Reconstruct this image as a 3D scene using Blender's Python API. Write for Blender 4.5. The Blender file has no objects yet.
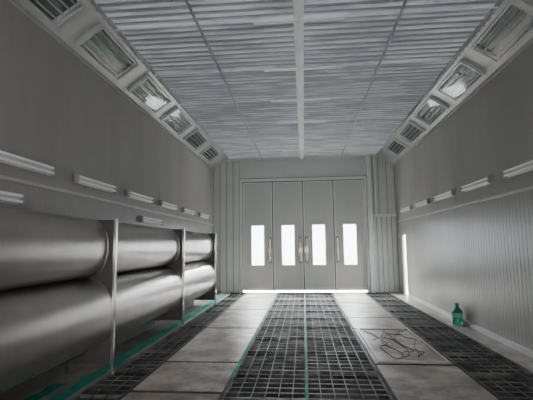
import bpy, math, random
from mathutils import Vector, Matrix
random.seed(4)
COL=bpy.context.scene.collection
XW=3.17; YF=14.5; ZC=4.73; YB=-4.0

# ---------------------------------------------------------------- materials
def mat(name,c,rough=.5,metal=0,var=.15,scale=3.0,bump=0.0,bscale=40,c2=None,stretch=(1,1,1),rnd=0.0,emit=0,spec=.5,detail=6,ramp=(.35,.7),stain=None):
    m=bpy.data.materials.new(name); m.use_nodes=True
    nt=m.node_tree; N=nt.nodes; L=nt.links
    b=N['Principled BSDF']
    b.inputs['Roughness'].default_value=rough; b.inputs['Metallic'].default_value=metal
    b.inputs['Specular IOR Level'].default_value=spec
    tc=N.new('ShaderNodeTexCoord'); mp=N.new('ShaderNodeMapping'); mp.inputs['Scale'].default_value=stretch
    oi=N.new('ShaderNodeObjectInfo')
    L.new(tc.outputs['Object'],mp.inputs['Vector'])
    va=N.new('ShaderNodeVectorMath'); va.operation='ADD'
    mu=N.new('ShaderNodeMath'); mu.operation='MULTIPLY'; mu.inputs[1].default_value=37 if rnd else 0
    L.new(oi.outputs['Random'],mu.inputs[0]); L.new(mp.outputs[0],va.inputs[0]); L.new(mu.outputs[0],va.inputs[1])
    nz=N.new('ShaderNodeTexNoise'); nz.inputs['Scale'].default_value=scale; nz.inputs['Detail'].default_value=detail
    L.new(va.outputs[0],nz.inputs['Vector'])
    cr=N.new('ShaderNodeValToRGB'); cr.color_ramp.elements[0].position=ramp[0]; cr.color_ramp.elements[1].position=ramp[1]
    if c2 is None: c2=tuple(v*(1-2*var) for v in c)
    cr.color_ramp.elements[0].color=(*c2,1); cr.color_ramp.elements[1].color=(*c,1)
    L.new(nz.outputs['Fac'],cr.inputs['Fac'])
    out=cr.outputs['Color']
    if stain:
        n3=N.new('ShaderNodeTexNoise'); n3.inputs['Scale'].default_value=stain[1]; n3.inputs['Detail'].default_value=9; n3.inputs['Roughness'].default_value=.68
        L.new(va.outputs[0],n3.inputs['Vector'])
        m3=N.new('ShaderNodeMapRange'); m3.inputs['From Min'].default_value=.43; m3.inputs['From Max'].default_value=.60; m3.inputs['To Max'].default_value=stain[2]
        L.new(n3.outputs['Fac'],m3.inputs['Value'])
        mx=N.new('ShaderNodeMix'); mx.data_type='RGBA'; mx.inputs[7].default_value=(*stain[0],1)
        L.new(m3.outputs[0],mx.inputs[0]); L.new(out,mx.inputs[6]); out=mx.outputs[2]
    if rnd:
        hs=N.new('ShaderNodeHueSaturation'); mr=N.new('ShaderNodeMapRange')
        mr.inputs['To Min'].default_value=1-rnd; mr.inputs['To Max'].default_value=1+rnd
        L.new(oi.outputs['Random'],mr.inputs['Value']); L.new(mr.outputs[0],hs.inputs['Value']); L.new(out,hs.inputs['Color']); out=hs.outputs[0]
    L.new(out,b.inputs['Base Color'])
    if emit:
        L.new(out,b.inputs['Emission Color']); b.inputs['Emission Strength'].default_value=emit
    if bump:
        n2=N.new('ShaderNodeTexNoise'); n2.inputs['Scale'].default_value=bscale; L.new(va.outputs[0],n2.inputs['Vector'])
        bp=N.new('ShaderNodeBump'); bp.inputs['Strength'].default_value=bump; bp.inputs['Distance'].default_value=.02
        L.new(n2.outputs['Fac'],bp.inputs['Height']); L.new(bp.outputs[0],b.inputs['Normal'])
    return m
M={}
M['wall']=mat('wall_panel_steel',(.375,.36,.343),.32,var=.08,scale=.8,bump=.14,bscale=1.4,stretch=(1,1.6,.25),spec=.5)
M['wallfar']=mat('painted_far_wall',(.54,.57,.56),.36,var=.05,scale=1.2)
M['groove']=mat('dark_groove',(.13,.14,.14),.6,var=.05)
M['seam']=mat('galvanised_trim',(.58,.58,.57),.35,metal=.2,var=.08)
M['ceil']=mat('ceiling_filter_fabric',(.90,.93,.99),.65,var=.07,scale=2.4,stretch=(.5,2.2,1),bump=.35,bscale=12,c2=(.60,.63,.69),ramp=(.42,.58),emit=.05)  # weak emission added so the filter ceiling looks brighter
M['tbar']=mat('white_ceiling_bar',(.94,.95,.97),.35,var=.08,scale=1.2,ramp=(.4,.55),emit=.06)  # bars are no lamps; slight glow put into the material to lighten them
M['wire']=mat('galvanised_wire',(.46,.49,.54),.45,metal=.2,var=.1)
M['chamfer']=mat('chamfer_sheet',(.52,.53,.53),.33,metal=.15,var=.06)
M['stainless']=mat('satin_stainless',(.47,.44,.415),.29,metal=.84,var=.12,scale=1.4,stretch=(.6,1.2,.6),bump=.03,bscale=1.6,c2=(.38,.355,.335),ramp=(.3,.7),stain=((.54,.53,.53),3.0,.25))
M['post']=mat('steel_post',(.70,.69,.67),.2,metal=.85,var=.1)
M['web']=mat('steel_web',(.10,.09,.08),.5,metal=.1,var=.12,spec=.3)
M['grate']=mat('dirty_grating_steel',(.105,.11,.106),.52,metal=.05,var=.3,scale=3,rnd=.2,spec=.3,stain=((.24,.23,.21),2.2,.75))
M['plate']=mat('dusty_floor_plate',(.50,.43,.375),.40,var=.2,scale=1.2,bump=.2,bscale=5,c2=(.30,.245,.205),rnd=.22,ramp=(.38,.60),detail=12,spec=.38,stain=((.15,.115,.09),2.1,.85))
M['plateframe']=mat('plate_edge_frame',(.08,.07,.06),.6,metal=0,var=.2,rnd=.1,spec=.15)
M['platerim']=mat('plate_raised_rim',(.50,.43,.38),.45,metal=.1,var=.15)
M['concrete']=mat('concrete_floor',(.42,.38,.335),.40,var=.25,scale=3,bump=.2,spec=.4,stain=((.20,.17,.14),2,.6))
M['pit']=mat('dark_pit',(.02,.022,.024),.9,var=.2)
M['filter']=mat('dark_floor_filter',(.055,.058,.056),.9,var=.3,scale=2.5,ramp=(.35,.6),spec=.15,stain=((.12,.12,.11),1.7,.8))
M['teal']=mat('teal_protective_film',(.025,.34,.26),.7,var=.2,scale=5,spec=.12)
M['door']=mat('door_skin',(.47,.485,.47),.36,var=.05,scale=1.5)
M['dframe']=mat('door_frame_pale',(.64,.66,.65),.36,var=.05)
M['handle']=mat('handle_brass',(.66,.58,.42),.25,metal=.6,var=.05)
M['handleplate']=mat('handle_backplate',(.12,.115,.10),.4,metal=.3,var=.05)
M['black']=mat('black_rubber',(.035,.035,.035),.7,var=.1,spec=.1)
M['lampbody']=mat('grey_white_enamel',(.60,.60,.60),.4,var=.03)
M['tube']=mat('fluorescent_tube_glass',(.92,.92,.92),.2,var=.02,emit=.07)
M['lampcap']=mat('lamp_end_cap_plastic',(.36,.36,.36),.4,var=.03)
M['tray']=mat('lamp_tray_green_grey',(.06,.08,.076),.25,metal=0,var=.3,scale=4,rnd=.2)
M['tubedim']=mat('unlit_tube',(.50,.58,.56),.2,var=.1)
M['rope']=mat('rusty_brown_cord',(.25,.13,.08),.9,var=.25,scale=8,spec=.1)
M['bottlecap']=mat('green_cap',(.04,.28,.2),.4,var=.1)
M['label']=mat('pale_label',(.18,.42,.33),.5,var=.1)
M['ground']=mat('outside_concrete',(.55,.56,.54),.8,var=.05)
def bottlemat():
    m=mat('green_bottle_plastic',(.04,.38,.27),.2,var=.1)
    m.node_tree.nodes['Principled BSDF'].inputs['Transmission Weight'].default_value=.45
    return m
M['bottle']=bottlemat()
def glass():
    m=bpy.data.materials.new('clear_pane'); m.use_nodes=True; nt=m.node_tree; N=nt.nodes; L=nt.links
    N.remove(N['Principled BSDF']); o=N['Material Output']
    t=N.new('ShaderNodeBsdfTransparent'); t.inputs[0].default_value=(.95,.98,.98,1)
    g=N.new('ShaderNodeBsdfGlossy'); g.inputs['Roughness'].default_value=.03
    f=N.new('ShaderNodeLayerWeight'); f.inputs['Blend'].default_value=.5
    p=N.new('ShaderNodeMath'); p.operation='POWER'; p.inputs[1].default_value=5
    a=N.new('ShaderNodeMath'); a.operation='MULTIPLY_ADD'; a.inputs[1].default_value=.7; a.inputs[2].default_value=.05
    mx=N.new('ShaderNodeMixShader'); L.new(f.outputs['Facing'],p.inputs[0]); L.new(p.outputs[0],a.inputs[0]); L.new(a.outputs[0],mx.inputs[0])
    L.new(t.outputs[0],mx.inputs[1]); L.new(g.outputs[0],mx.inputs[2])
    L.new(mx.outputs[0],o.inputs['Surface']); return m
M['glass']=glass()

# ---------------------------------------------------------------- mesh builder
class B:
    def __init__(s): s.v=[]; s.f=[]; s.mi=[]; s.sm=[]
    def add(s,vs,fs,mi=0,sm=False):
        o=len(s.v); s.v+= [tuple(p) for p in vs]
        for f in fs: s.f.append([i+o for i in f]); s.mi.append(mi); s.sm.append(sm)
    def box(s,x0,x1,y0,y1,z0,z1,mi=0):
        s.add([(x0,y0,z0),(x1,y0,z0),(x1,y1,z0),(x0,y1,z0),(x0,y0,z1),(x1,y0,z1),(x1,y1,z1),(x0,y1,z1)],
              [(0,3,2,1),(4,5,6,7),(0,1,5,4),(1,2,6,5),(2,3,7,6),(3,0,4,7)],mi)
    def tube(s,p0,p1,r,n=12,mi=0,caps=True):
        p0=Vector(p0);p1=Vector(p1);d=(p1-p0).normalized()
        a=d.orthogonal().normalized(); b=d.cross(a)
        vs=[];
        for p in (p0,p1):
            for i in range(n):
                t=2*math.pi*i/n; vs.append(p+a*r*math.cos(t)+b*r*math.sin(t))
        s.add(vs,[(i,(i+1)%n,n+(i+1)%n,n+i) for i in range(n)],mi,True)
        if caps: s.add(vs,[tuple(range(n))[::-1],tuple(range(n,2*n))],mi)
    def lathe(s,prof,n=32,mi=0):
        vs=[(r*math.cos(2*math.pi*i/n),r*math.sin(2*math.pi*i/n),z) for r,z in prof for i in range(n)]
        fs=[(k*n+i,k*n+(i+1)%n,(k+1)*n+(i+1)%n,(k+1)*n+i) for k in range(len(prof)-1) for i in range(n)]
        s.add(vs,fs,mi,True)
    def prism(s,prof,y0,y1,mi=0,sm=True,closed=True):  # profile in xz
        n=len(prof); vs=[(x,y0,z) for x,z in prof]+[(x,y1,z) for x,z in prof]
        s.add(vs,[(i,(i+1)%n,n+(i+1)%n,n+i) for i in range(n if closed else n-1)],mi,sm)
        if closed: s.add(vs,[tuple(range(n))[::-1],tuple(range(n,2*n))],mi)
    def make(s,name,mats,loc=(0,0,0),parent=None,bevel=0):
        me=bpy.data.meshes.new(name); me.from_pydata(s.v,[],s.f); 
        for m in (mats if isinstance(mats,(list,tuple)) else [mats]): me.materials.append(M[m])
        me.polygons.foreach_set('material_index',s.mi); me.polygons.foreach_set('use_smooth',s.sm); me.update()
        o=bpy.data.objects.new(name,me); COL.objects.link(o); o.location=loc
        if parent: o.parent=parent
        if bevel:
            md=o.modifiers.new('bev','BEVEL'); md.width=bevel; md.segments=2; md.limit_method='ANGLE'
        return o
def tag(o,label,cat,group=None,kind=None):
    o['label']=label; o['category']=cat
    if group:o['group']=group
    if kind:o['kind']=kind
    return o
def dup(top,loc,rot=None,label=None):
    n=top.copy(); COL.objects.link(n); n.location=loc
    if rot: n.rotation_euler=rot
    if label: n['label']=label
    for c in top.children:
        k=c.copy(); COL.objects.link(k); k.parent=n; k.matrix_parent_inverse=c.matrix_parent_inverse.copy()
        for g in c.children:
            q=g.copy(); COL.objects.link(q); q.parent=k
    return n
def empty(name,loc):
    o=bpy.data.objects.new(name,None); COL.objects.link(o); o.location=loc; o.empty_display_size=.2; return o

# ---------------------------------------------------------------- floor
GX=.9; PX=2.0; RX=2.8; LX=2.5
b=B()
prof=[(-3.27,-.04),(-3.27,0),(-LX,0),(-LX,-.4),(-PX,-.4),(-PX,-.03),(-GX,-.03),(-GX,-.4),(GX,-.4),(GX,-.03),(PX,-.03),(PX,-.4),(RX,-.4),(RX,0),(3.27,0),(3.27,-.04)]
y0,y1=YB,YF+.1
for i in range(1,len(prof)-2):
    (xa,za),(xb,zb)=prof[i],prof[i+1]
    mi=1 if min(za,zb)<-.3 else 0
    b.add([(xa,y0,za),(xb,y0,zb),(xb,y1,zb),(xa,y1,za)],[(0,1,2,3)],mi)
for u,v in ((-LX,-PX),(-GX,GX),(PX,RX)): b.box(u+.002,v-.002,YB,YF-.03,-.047,-.042,2)
b.box(-3.17,3.17,YF-.02,YF+.1,-.4,0,0)
tag(b.make('floor',['concrete','pit','filter']),'dusty concrete floor with recessed extraction pits','floor',kind='structure')

# gratings ------------------------------------------------------------
def grating(w,l,nx,ny):
    b=B(); t=.013
    b.box(0,w,0,t,-.04,0);b.box(0,w,l-t,l,-.04,0);b.box(0,t,t,l-t,-.04,0);b.box(w-t,w,t,l-t,-.04,0)
    for i in range(1,nx):
        x=w*i/nx; b.box(x-.0045,x+.0045,t,l-t,-.018,-.002)
    for j in range(1,ny):
        y=l*j/ny; b.box(t,w-t,y-.005,y+.005,-.009,-.0005)
    return b
gl='dark dirty steel bar grating panel over the floor pit'
ctr=None
for k in range(12):
    yy=2.6+k*.99
    for x in (-.895,.005):
        if ctr is None:
            ctr=tag(grating(.89,.985,6,6).make('floor_grating','grate',(x,yy,0)),gl,'floor grating','gratings of the central strip')
        else: dup(ctr,(x,yy,0))
rg=None
for k in range(12):
    yy=2.6+k*.99
    if rg is None: rg=tag(grating(.79,.985,5,6).make('floor_grating','grate',(2.005,yy,0)),'dark steel bar grating panel beside the wall kerb','floor grating','gratings of the side strip by the wall')
    else: dup(rg,(2.005,yy,0))
lg=None
for k in range(12):
    yy=2.6+k*.99
    if lg is None: lg=tag(grating(.49,.985,3,6).make('floor_grating','grate',(-2.495,yy,0)),'narrow dark steel grating panel beneath the curved ducts','floor grating','narrow gratings by the ducts')
    else: dup(lg,(-2.495,yy,0))

# plates --------------------------------------------------------------
def plate(x0,x1,y0,y1,lab,inner=False):
    w=x1-x0;l=y1-y0
    e=B(); e.box(0,w,0,l,-.03,-.006)
    e.box(0,w,0,.02,-.006,0);e.box(0,w,l-.02,l,-.006,0);e.box(0,.02,.02,l-.02,-.006,0);e.box(w-.02,w,.02,l-.02,-.006,0)
    o=e.make('floor_plate','plateframe',(x0,y0,0)); tag(o,lab,'floor plate','solid plates between the gratings')
    t=B(); g=.034
    t.box(g,w-g,g,l-g,-.006,.002)
    if inner:
        a=.07;q=.035
        for u,v,p,r in ((a,w-a,a,a+q),(a,w-a,l-a-q,l-a),(a,a+q,a+q,l-a-q),(w-a-q,w-a,a+q,l-a-q)): t.box(u,v,p,r,.0,.026,1)
    t.make('plate_panel',['plate','platerim'],parent=o)
    return o
ys_r=[2.3,3.5,5.9,8.3,9.5,11.9,14.45]
ys_l=[2.3,4.7,5.9,8.3,10.7,13.1,14.45]
for ys,xa,xb in ((ys_r,.905,1.995),(ys_l,-1.995,-.905)):
    for i in range(len(ys)-1):
        l=ys[i+1]-ys[i]; inn=(abs(ys[i]-5.9)<.01 and xa>0)
        lab='long dusty tan floor plate with raised rectangular rim' if inn else ('long stained tan floor plate' if l>2 else 'square stained tan floor plate with dark joints')
        plate(xa,xb,ys[i]+.009,ys[i+1]-.009,lab,inn)

# teal strips ---------------------------------------------------------
def strip(x,w,ya,yb,z,lab,wob=0,n=24,wv=0):
    b=B()
    o=[wob*(math.sin(i*1.3)+.6*math.sin(i*2.9)) for i in range(n+1)]
    q=[wv*(math.sin(i*1.9+1)+.7*math.sin(i*3.7)) for i in range(n+1)]
    for i in range(n):
        a=ya+(yb-ya)*i/n; c=ya+(yb-ya)*(i+1)/n
        l0,l1=x+o[i],x+o[i+1]; r0,r1=x+w+q[i],x+w+q[i+1]
        b.add([(l0,a,z),(r0,a,z),(r1,c,z),(l1,c,z),(l0,a,z+.004),(r0,a,z+.004),(r1,c,z+.004),(l1,c,z+.004)],
          [(0,3,2,1),(4,5,6,7),(0,1,5,4),(1,2,6,5),(2,3,7,6),(3,0,4,7)])
    tag(b.make('film_strip','teal'),lab,'plastic film strip')
strip(-2.73,.16,2.6,13.9,.001,'wide crumpled teal protective film strip beneath the ducts',.02,60,.004)
strip(-.013,.026,2.6,13.9,.001,'thin teal film strip down the central grating joint',.003)
strip(-.930,.036,5.2,13.2,.003,'thin teal film strip along the central grating edge',.006,40,.005)
strip(-2.99,.14,3.6,4.9,.001,'crumpled teal film patch lying under a curved duct',.02,14,.02)

# ---------------------------------------------------------------- side walls
def sidewall(sx,name,opening=None,dep=.0034):
    b=B(); X=sx*XW; TH=.035 if opening else .1
    def seg(ya,yb,z0,z1,rib,depth):
        pts=[]; y=ya
        n=max(1,round((yb-ya)/rib)); r=(yb-ya)/n
        for i in range(n):
            s=ya+i*r
            pts+=[(s,0),(s+r*.05,depth),(s+r*.13,depth),(s+r*.18,0)]
        pts.append((yb,0))
        for (a,da),(c,dc) in zip(pts[:-1],pts[1:]):
            q=[(X+sx*da,a,z0),(X+sx*dc,c,z0),(X+sx*dc,c,z1),(X+sx*da,a,z1)]
            b.add(q,[(0,1,2,3)])
    ZM=2.36
    seg(YB,YF,ZM,ZC+.05,1.15,.003)
    if opening:
        a,c,h=opening
        seg(YB,a,0,ZM,.11,dep); seg(c,YF,0,ZM,.11,dep); seg(a,c,h,ZM,.11,dep)
        b.box(*(sorted((X+sx*.012,X+sx*TH))),YB,a-.01,-.04,ZC+.05)
        b.box(*(sorted((X+sx*.012,X+sx*TH))),c+.01,YF,-.04,ZC+.05)
        b.box(*(sorted((X+sx*.012,X+sx*TH))),a-.01,c+.01,h+.01,ZC+.05)
        b.box(*(sorted((X-sx*.012,X+sx*TH))),a-.05,a,0,h+.05,1);b.box(*(sorted((X-sx*.012,X+sx*TH))),c,c+.05,0,h+.05,1)
        b.box(*(sorted((X-sx*.012,X+sx*TH))),a,c,h,h+.05,1)
    else:
        seg(YB,YF,0,ZM,.11,dep)
        b.box(*(sorted((X+sx*.012,X+sx*TH))),YB,YF,-.04,ZC+.05)
    return tag(b.make(name,['wall','dframe']),'grey vertically ribbed sheet steel booth wall','wall',kind='structure')
DOY=(13.28,13.68,1.88)
sidewall(-1,'wall_left',None,.0022); sidewall(1,'wall_right',DOY)
n=0
for sx in (-1,1):
    b=B(); x0,x1=sorted((sx*XW,sx*(XW-.03)))
    b.box(x0,x1,YB,YF-.01,2.335,2.375); n+=1
    tag(b.make('trim_%d'%n,'seam',bevel=.004),'thin galvanised joint strip along the wall','trim',kind='structure')
b=B(); b.box(XW-.035,XW,YB,13.15,0,.09)
tag(b.make('baseboard_right','seam',bevel=.004),'galvanised base channel of the wall','baseboard',kind='structure')
b=B(); b.box(-XW,-XW+.035,YB,YF,0,.09)
tag(b.make('baseboard_left','seam',bevel=.004),'galvanised base channel of the wall','baseboard',kind='structure')

# chamfers ---------------------------------------------------------------
CX,CZ=2.62,4.36
for sx in (-1,1):
    b=B(); n+=1
    pr=[(sx*XW,CZ),(sx*CX,ZC),(sx*XW,ZC)]
    b.prism(pr,YB,YF,0,False)
    b.box(*sorted((sx*XW,sx*(XW-.025))),YB,YF-.01,CZ-.05,CZ+.005)
    b.box(*sorted((sx*CX,sx*(CX-.05))),YB,YF-.01,ZC-.05,ZC-.02)
    tag(b.make('trim_%d'%n,'chamfer'),'pale sloping sheet metal cove holding the lamps','cove panel',kind='structure')

# ---------------------------------------------------------------- ceiling
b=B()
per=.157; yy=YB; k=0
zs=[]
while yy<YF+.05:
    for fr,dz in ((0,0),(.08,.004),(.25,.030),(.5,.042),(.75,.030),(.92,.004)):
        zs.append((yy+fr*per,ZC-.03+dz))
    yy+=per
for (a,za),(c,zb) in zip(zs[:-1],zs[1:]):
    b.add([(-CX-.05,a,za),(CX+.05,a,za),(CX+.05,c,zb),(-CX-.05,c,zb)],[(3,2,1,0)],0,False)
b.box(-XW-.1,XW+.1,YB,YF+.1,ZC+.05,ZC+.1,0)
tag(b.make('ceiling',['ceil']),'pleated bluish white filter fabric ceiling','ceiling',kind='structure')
b=B(); n+=1
yy=YB+.0
while yy<YF-.05:
    b.box(-CX-.03,CX+.03,yy-.007,yy+.007,ZC-.038,ZC-.028); yy+=per
tag(b.make('trim_%d'%n,'wire'),'galvanised cross wires retaining the ceiling filters','wire grid',kind='structure')
# bars
b=B(); n+=1; b.box(-.07,.07,YB,YF-.02,ZC-.065,ZC-.045); b.box(-.025,.025,YB,YF-.02,ZC-.125,ZC-.065)
tag(b.make('trim_%d'%n,'tbar',bevel=.004),'white central ceiling bar','ceiling bar',kind='structure')
for x in (-1.4,1.36):
    b=B(); n+=1; b.box(x-.014,x+.014,YB,YF-.02,ZC-.075,ZC-.045)
    tag(b.make('trim_%d'%n,'wire',bevel=.003),'thin grey ceiling bar','ceiling bar',kind='structure')
yy=5.4-1.57*3
while yy<14:
    b=B(); n+=1
    b.box(-CX,CX,yy-.016,yy+.016,ZC-.056,ZC-.045)
    b.box(-.62,.62,yy-.04,yy+.04,ZC-.080,ZC-.056)
    tag(b.make('trim_%d'%n,'tbar',bevel=.003),'white cross bar of the ceiling with centre bracket','ceiling bar',kind='structure')
    yy+=1.57

# ---------------------------------------------------------------- far wall and doors
DX=2.12; DH=3.86
b=B()
def ribs(b,x0,x1,z0,z1,pitch,dep,y,gap=.012):
    nn=max(1,round((x1-x0)/pitch)); r=(x1-x0)/nn
    b.box(x0,x1,y-.004,y,z0,z1,1)
    for i in range(nn):
        s=x0+i*r
        b.box(s+gap,s+r-gap,y-dep,y-.004,z0,z1)
b.box(-XW-.1,-DX-.0,YF,YF+.1,-.04,ZC+.05); b.box(DX,XW+.03,YF,YF+.1,-.04,ZC+.05); b.box(-DX,DX,YF,YF+.1,DH,ZC+.05)
ribs(b,-XW,-DX-.1,0.02,ZC-.06,.24,.022,YF,.012); ribs(b,DX+.22,XW,0.02,2.55,.18,.022,YF,.010); ribs(b,DX+.22,XW,2.62,ZC-.06,.30,.022,YF,.010)
b.box(-DX-.1,DX+.1,YF-.012,YF,DH+.13,ZC-.06)
tag(b.make('wall_back',['wallfar','groove']),'pale ribbed end wall panels around the folding doors','wall',kind='structure')
b=B(); n+=1
b.box(-DX-.09,-DX,YF-.06,YF+.1,0,DH+.1); b.box(DX,DX+.09,YF-.06,YF+.1,0,DH+.1); b.box(-DX,DX,YF-.06,YF+.1,DH,DH+.1)
tag(b.make('trim_%d'%n,'dframe',bevel=.006),'pale steel frame around the folding doors','door frame',kind='structure')
b=B(); n+=1
b.box(-DX-.10,-DX-.09,YF-.062,YF-.02,0,DH+.11); b.box(DX+.09,DX+.1,YF-.062,YF-.02,0,DH+.11); b.box(-DX-.09,DX+.09,YF-.062,YF-.02,DH+.1,DH+.12)
b.box(-DX,DX,YF-.03,YF+.0,DH-.025,DH)
tag(b.make('trim_%d'%n,'groove'),'dark joint strip around the door frame','door frame',kind='structure')  # thin dark-coloured strips edging the frame and the door head
b=B(); n+=1
b.box(DX+.10,DX+.24,YF-.20,YF,0,ZC-.03); b.box(DX+.24,XW,YF-.09,YF-.022,2.55,2.64)
b.box(DX+.32,DX+.40,YF-.12,YF-.022,2.64,ZC-.05)
tag(b.make('trim_%d'%n,'dframe',bevel=.006),'pale boxed steel corner column beside the doors','column',kind='structure')
b=B(); n+=1
b.box(-XW,XW,YF-.05,YF,ZC-.08,ZC-.03)
tag(b.make('trim_%d'%n,'dframe'),'pale angle trim where wall meets ceiling','trim',kind='structure')

dw=(2*DX)/4
for i in range(4):
    x0=-DX+i*dw+.008; w=dw-.016
    wx0=w*.5-.21; wx1=wx0+.42; za,zb=.94,2.30; zt=DH-.004; zb0=.07
    b=B(); t=.05
    b.box(0,wx0,0,t,zb0,zt); b.box(wx1,w,0,t,zb0,zt); b.box(wx0,wx1,0,t,zb0,za); b.box(wx0,wx1,0,t,zb,zt)
    for (u,v) in ((0,.045),(w-.045,w)): b.box(u,v,-.015,0,zb0,zt,1)
    b.box(.045,w-.045,-.015,0,zt-.05,zt,1); b.box(.045,w-.045,-.015,0,zb0,zb0+.08,1)
    d=b.make('door_%d'%(i+1),['door','dframe'],(x0,YF+.01,0))
    tag(d,'tall grey folding door leaf with narrow window','door',kind='structure')
    s=B(); s.box(-.03,.0,.01,.05,zb0,zt) if i else s.box(-.008,0,.01,.05,zb0,zt)
    if i==3: s.box(w,w+.008,.01,.05,zb0,zt)
    s.box(-.022,.006,-.022,.01,zb0,zt) 
    s.make('rubber_seal','black',parent=d)
    f=B(); e=.035
    f.box(wx0-e,wx0,-.02,0,za-e,zb+e);f.box(wx1,wx1+e,-.02,0,za-e,zb+e);f.box(wx0,wx1,-.02,0,za-e,za);f.box(wx0,wx1,-.02,0,zb,zb+e)
    f.make('window_frame','dframe',parent=d)
    g=B(); g.add([(wx0,.023,za),(wx1,.023,za),(wx1,.023,zb),(wx0,.023,zb)],[(0,1,2,3)]); g.make('window_pane','glass',parent=d)
    hx=.09 if i in (2,3) else w-.09
    h=B(); h.box(hx-.045,hx+.045,-.024,-.015,1.0,1.9,1); h.tube((hx,-.10,1.06),(hx,-.10,1.84),.026,10)
    h.tube((hx,-.10,1.12),(hx,-.02,1.12),.018,8); h.tube((hx,-.10,1.78),(hx,-.02,1.78),.018,8)
    h.box(hx-.055,hx+.055,-.05,-.024,1.36,1.52,0)
    h.make('door_handle',['handle','handleplate'],parent=d)

# side door leaf, standing open outside, hinged on the near jamb
b=B(); b.box(0,.40,0,.045,.03,1.86); 
o=b.make('door_5','door',(XW+.05,DOY[0]-.10,0)); tag(o,'plain grey side door standing open outwards','door',kind='structure')
h=B(); h.tube((.34,-.06,1.0),(.24,-.06,1.0),.012,8); h.tube((.34,-.06,1.0),(.34,0,1.0),.012,8); h.make('door_handle','handle',parent=o)

# outside ground
b=B(); b.box(-30,30,YF+.12,60,-.1,-.05); b.box(XW+.04,30,-4,YF+.12,-.1,-.05); b.box(-30,30,-40,YB-.02,-.1,-.05)
tag(b.make('floor_outside','ground'),'pale concrete yard outside the booth','ground',kind='structure')

# ---------------------------------------------------------------- lamps in the cove
def cove_lamp():
    top=empty('cove_lamp',(0,0,0)); L=1.28; W=.46; D=.065
    b=B(); t=.03
    b.box(-W/2,W/2,-L/2,-L/2+t,0,D);b.box(-W/2,W/2,L/2-t,L/2,0,D);b.box(-W/2,-W/2+t,-L/2+t,L/2-t,0,D);b.box(W/2-t,W/2,-L/2+t,L/2-t,0,D)
    b.make('lamp_frame','chamfer',parent=top,bevel=.004)
    b=B(); b.box(-W/2+t,W/2-t,-L/2+t,L/2-t,.002,.008); b.make('lamp_tray','tray',parent=top)
    for i in range(4):
        b=B(); x=-.15+i*.10
        b.tube((x,-L/2+.07,.026),(x,L/2-.07,.026),.014,12)
        b.make('lamp_tube','tubedim',parent=top)
    for y in (-L/2+t,L/2-t-.05):
        b=B(); b.box(-W/2+t,W/2-t,y,y+.05,.008,.04)
        b.make('lamp_socket','lampbody',parent=top)
    b=B(); b.add([(-W/2+t,-L/2+t,.048),(W/2-t,-L/2+t,.048),(W/2-t,L/2-t,.048),(-W/2+t,L/2-t,.048)],[(0,1,2,3)]); b.make('lamp_glass','glass',parent=top)
    return top
first=cove_lamp(); tag(first,'recessed cove lamp with glass cover and unlit tubes','ceiling lamp','lamps in the sloping coves')
dx,dz=(XW-CX),(ZC-CZ); ln=math.hypot(dx,dz); al=math.atan2(dz/ln,-dx/ln)
mx,mz=(XW+CX)/2,(ZC+CZ)/2
starts=[1.97+1.73*i for i in range(7)]
for s in (-1,1):
    for y in starts:
        loc=(s*mx-s*.001,y+.63-.25,mz-.001); rot=(0,-s*al,0)
        if s==-1 and y==starts[0]:
            first.location=loc; first.rotation_euler=rot
        else: dup(first,loc,rot)

# ---------------------------------------------------------------- wall strip lamps
def wall_lamp():
    top=empty('wall_lamp',(0,0,0)); L=1.25   # local +x points into room
    b=B(); b.prism([(0,-.062),(.025,-.062),(.04,-.012),(.04,.012),(.025,.062),(0,.062)],-L/2,L/2,0,False); b.make('lamp_housing','lampbody',parent=top,bevel=.003)
    for z in (-.032,.032):
        b=B(); b.tube((.060,-L/2+.05,z),(.060,L/2-.05,z),.017,14); b.make('lamp_tube','tube',parent=top)
    for y in (-L/2,L/2-.05):
        b=B(); b.box(0,.082,y,y+.05,-.064,.064); b.make('end_cap','lampcap',parent=top,bevel=.006)
    return top
wl=wall_lamp(); tag(wl,'white twin-tube strip lamp fixed along the wall','wall lamp','strip lamps along the walls')
fl=True
for s in (-1,1):
    for y in starts:
        loc=(s*XW,y+.60,2.57 if s<0 else 2.66); rot=(0,0,0) if s<0 else (0,0,math.pi)
        if fl: wl.location=loc; fl=False
        else: dup(wl,loc,rot)
for y in (3.75,8.4):
    dup(wl,(-XW,y,2.15),(0,0,0),'white strip lamp low on the wall just above the duct')

# ---------------------------------------------------------------- curved ducts
posts=[2.15,5.3,8.45,11.6]
def duct(y0,y1,zc,r,dep,lab):
    L=y1-y0
    def prof(dep,r,n=64):
        p=[]
        for i in range(n+1):
            t=-math.pi/2+math.pi*i/n
            c=max(0,math.cos(t)); sgn=math.sin(t)
            p.append((c**.40*dep, math.copysign(abs(sgn)**.97,sgn)*r))
        return p
    top=empty('curved_duct',(-XW+.005,y0,zc)); tag(top,lab,'duct','curved ducts along the wall')
    b=B(); b.prism(prof(dep,r),0.005,L-.005); b.make('duct_shell','stainless',parent=top)
    for y in (.005,L-.03):
        b=B(); b.prism(prof(dep+.006,r+.0),y,y+.025); b.make('duct_rim','stainless',parent=top)
for i in range(3):
    ya,yb=posts[i]+.012,posts[i+1]
    duct(ya,yb,1.60,.397,.610,'upper curved stainless steel duct section between posts')
    duct(ya,yb,.750,.453,.680,'lower curved stainless steel duct section between posts')
for y in posts[1:]:
    top=empty('duct_post',(-2.485,y,0)); tag(top,'upright steel post with web plate holding the ducts','post','posts supporting the ducts')
    b=B(); b.box(-.014,.022,0,.010,0,1.99); b.box(.012,.022,0,.05,0,1.99); b.make('post_flange','post',parent=top,bevel=.003)
    b=B(); b.box(-.67,-.014,0,.01,.12,1.97); b.make('web_plate','web',parent=top)
    b=B(); b.box(-.045,.06,-.03,.08,0,.012); b.make('foot_plate','post',parent=top)
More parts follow.
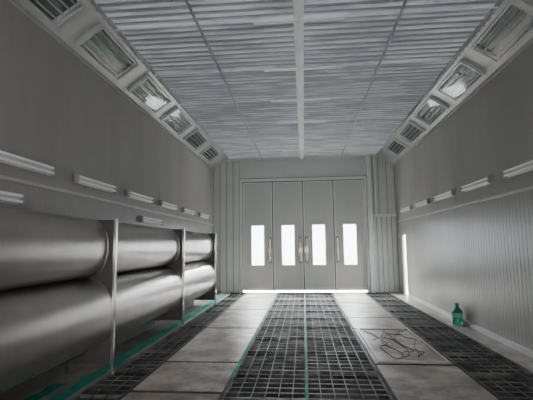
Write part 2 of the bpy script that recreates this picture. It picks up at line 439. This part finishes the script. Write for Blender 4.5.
for i in range(3):
    top=B(); top.box(-3.13,-3.07,posts[i]+.02,posts[i+1]-.02,0,.297); top.box(-3.07,-2.85,posts[i]+.02,posts[i+1]-.02,.24,.296)
    tag(top.make('duct_base_rail','web'),'dark steel base rail carrying the lower duct','base rail','rails under the ducts')

# ---------------------------------------------------------------- bottle
b=B(); b.lathe([(0,0),(.085,0),(.10,.012),(.10,.10),(.094,.115),(.10,.13),(.10,.24),(.094,.27),(.06,.31),(.034,.335),(.030,.36),(.030,.375)])
bt=b.make('bottle','bottle',(3.03,8.80,0)); tag(bt,'large green plastic bottle standing against the wall','bottle')
b=B(); b.lathe([(0,.365),(.036,.365),(.038,.37),(.038,.41),(.03,.418),(0,.418)]); b.make('bottle_cap','bottlecap',parent=bt)
b=B(); b.lathe([(.1015,.14),(.1015,.23)]); b.make('bottle_label','label',parent=bt)

# cord tangled on plate
cu=bpy.data.curves.new('cord','CURVE'); cu.dimensions='3D'; cu.bevel_depth=.0045; cu.bevel_resolution=2
sp=cu.splines.new('NURBS'); pts=[]
for i in range(64):
    t=i/63
    x=-.38+.76*t+.12*math.sin(i*.9)+.05*math.sin(i*2.1); y=.8*math.sin(i*.33)+.2*math.cos(i*1.1)
    pts.append((x*.85,y,.0075+.003*(i%2)))
sp.points.add(len(pts)-1)
for p,q in zip(sp.points,pts): p.co=(*q,1)
sp.use_endpoint_u=True
tmp=bpy.data.objects.new('tmp',cu); COL.objects.link(tmp)
dg=bpy.context.evaluated_depsgraph_get(); me=bpy.data.meshes.new_from_object(tmp.evaluated_get(dg)); bpy.data.objects.remove(tmp)
me.materials.clear(); me.materials.append(M['rope'])
o=bpy.data.objects.new('cord',me); COL.objects.link(o); o.location=(1.45,7.1,0); tag(o,'thin rusty brown tangled cord lying on a floor plate','cord')

# ---------------------------------------------------------------- light
w=bpy.data.worlds.new('World'); bpy.context.scene.world=w; w.use_nodes=True
bg=w.node_tree.nodes['Background']; bg.inputs[0].default_value=(.90,.95,1,1); bg.inputs[1].default_value=11
def area(name,loc,target,sx,sy,p,col=(1,1,1)):
    l=bpy.data.lights.new(name,'AREA'); l.shape='RECTANGLE'; l.size=sx; l.size_y=sy; l.energy=p; l.color=col
    o=bpy.data.objects.new(name,l); COL.objects.link(o); o.location=loc
    o.rotation_euler=(Vector(target)-Vector(loc)).to_track_quat('-Z','Y').to_euler(); return o
b=B()
b.box(-XW-.1,-1.5,YB-.1,YB,-.04,ZC+.1); b.box(1.5,XW+.1,YB-.1,YB,-.04,ZC+.1); b.box(-1.5,1.5,YB-.1,YB,2.6,ZC+.1)
tag(b.make('wall_front','wallfar'),'pale end wall with a large open entrance','wall',kind='structure')
area('entrance_fill_light',(0,YB-.3,1.3),(0,4,3.2),2.8,2.4,115,(1,.95,.90))  # added fill lamp behind the camera, outside the unseen rear entrance
area('window_daylight',(0,YF+1.3,3.6),(0,12.0,0),5,2.8,9500,(.97,.98,1))
sl=bpy.data.lights.new('sun','SUN'); sl.energy=22; sl.angle=math.radians(18); sl.color=(1,.97,.93)
so=bpy.data.objects.new('sun',sl); COL.objects.link(so); so.location=(0,30,30)
so.rotation_euler=Vector((-.12,-1,-1.45)).to_track_quat('-Z','Y').to_euler()

# ---------------------------------------------------------------- camera
f=415; th=math.radians(5.0); ph=math.radians(6.3); ro=math.radians(.7)
F=Vector((-math.sin(th)*math.cos(ph),math.cos(th)*math.cos(ph),math.sin(ph))); R=Vector((math.cos(th),math.sin(th),0)); U=R.cross(F)
R2=R*math.cos(ro)-U*math.sin(ro); U2=U*math.cos(ro)+R*math.sin(ro)
cd=bpy.data.cameras.new('Camera'); cd.sensor_width=36; cd.lens=36*f/533; cd.clip_start=.05
c=bpy.data.objects.new('Camera',cd); COL.objects.link(c)
c.matrix_world=Matrix(((R2.x,U2.x,-F.x,0),(R2.y,U2.y,-F.y,0),(R2.z,U2.z,-F.z,1.6),(0,0,0,1)))
bpy.context.scene.camera=c
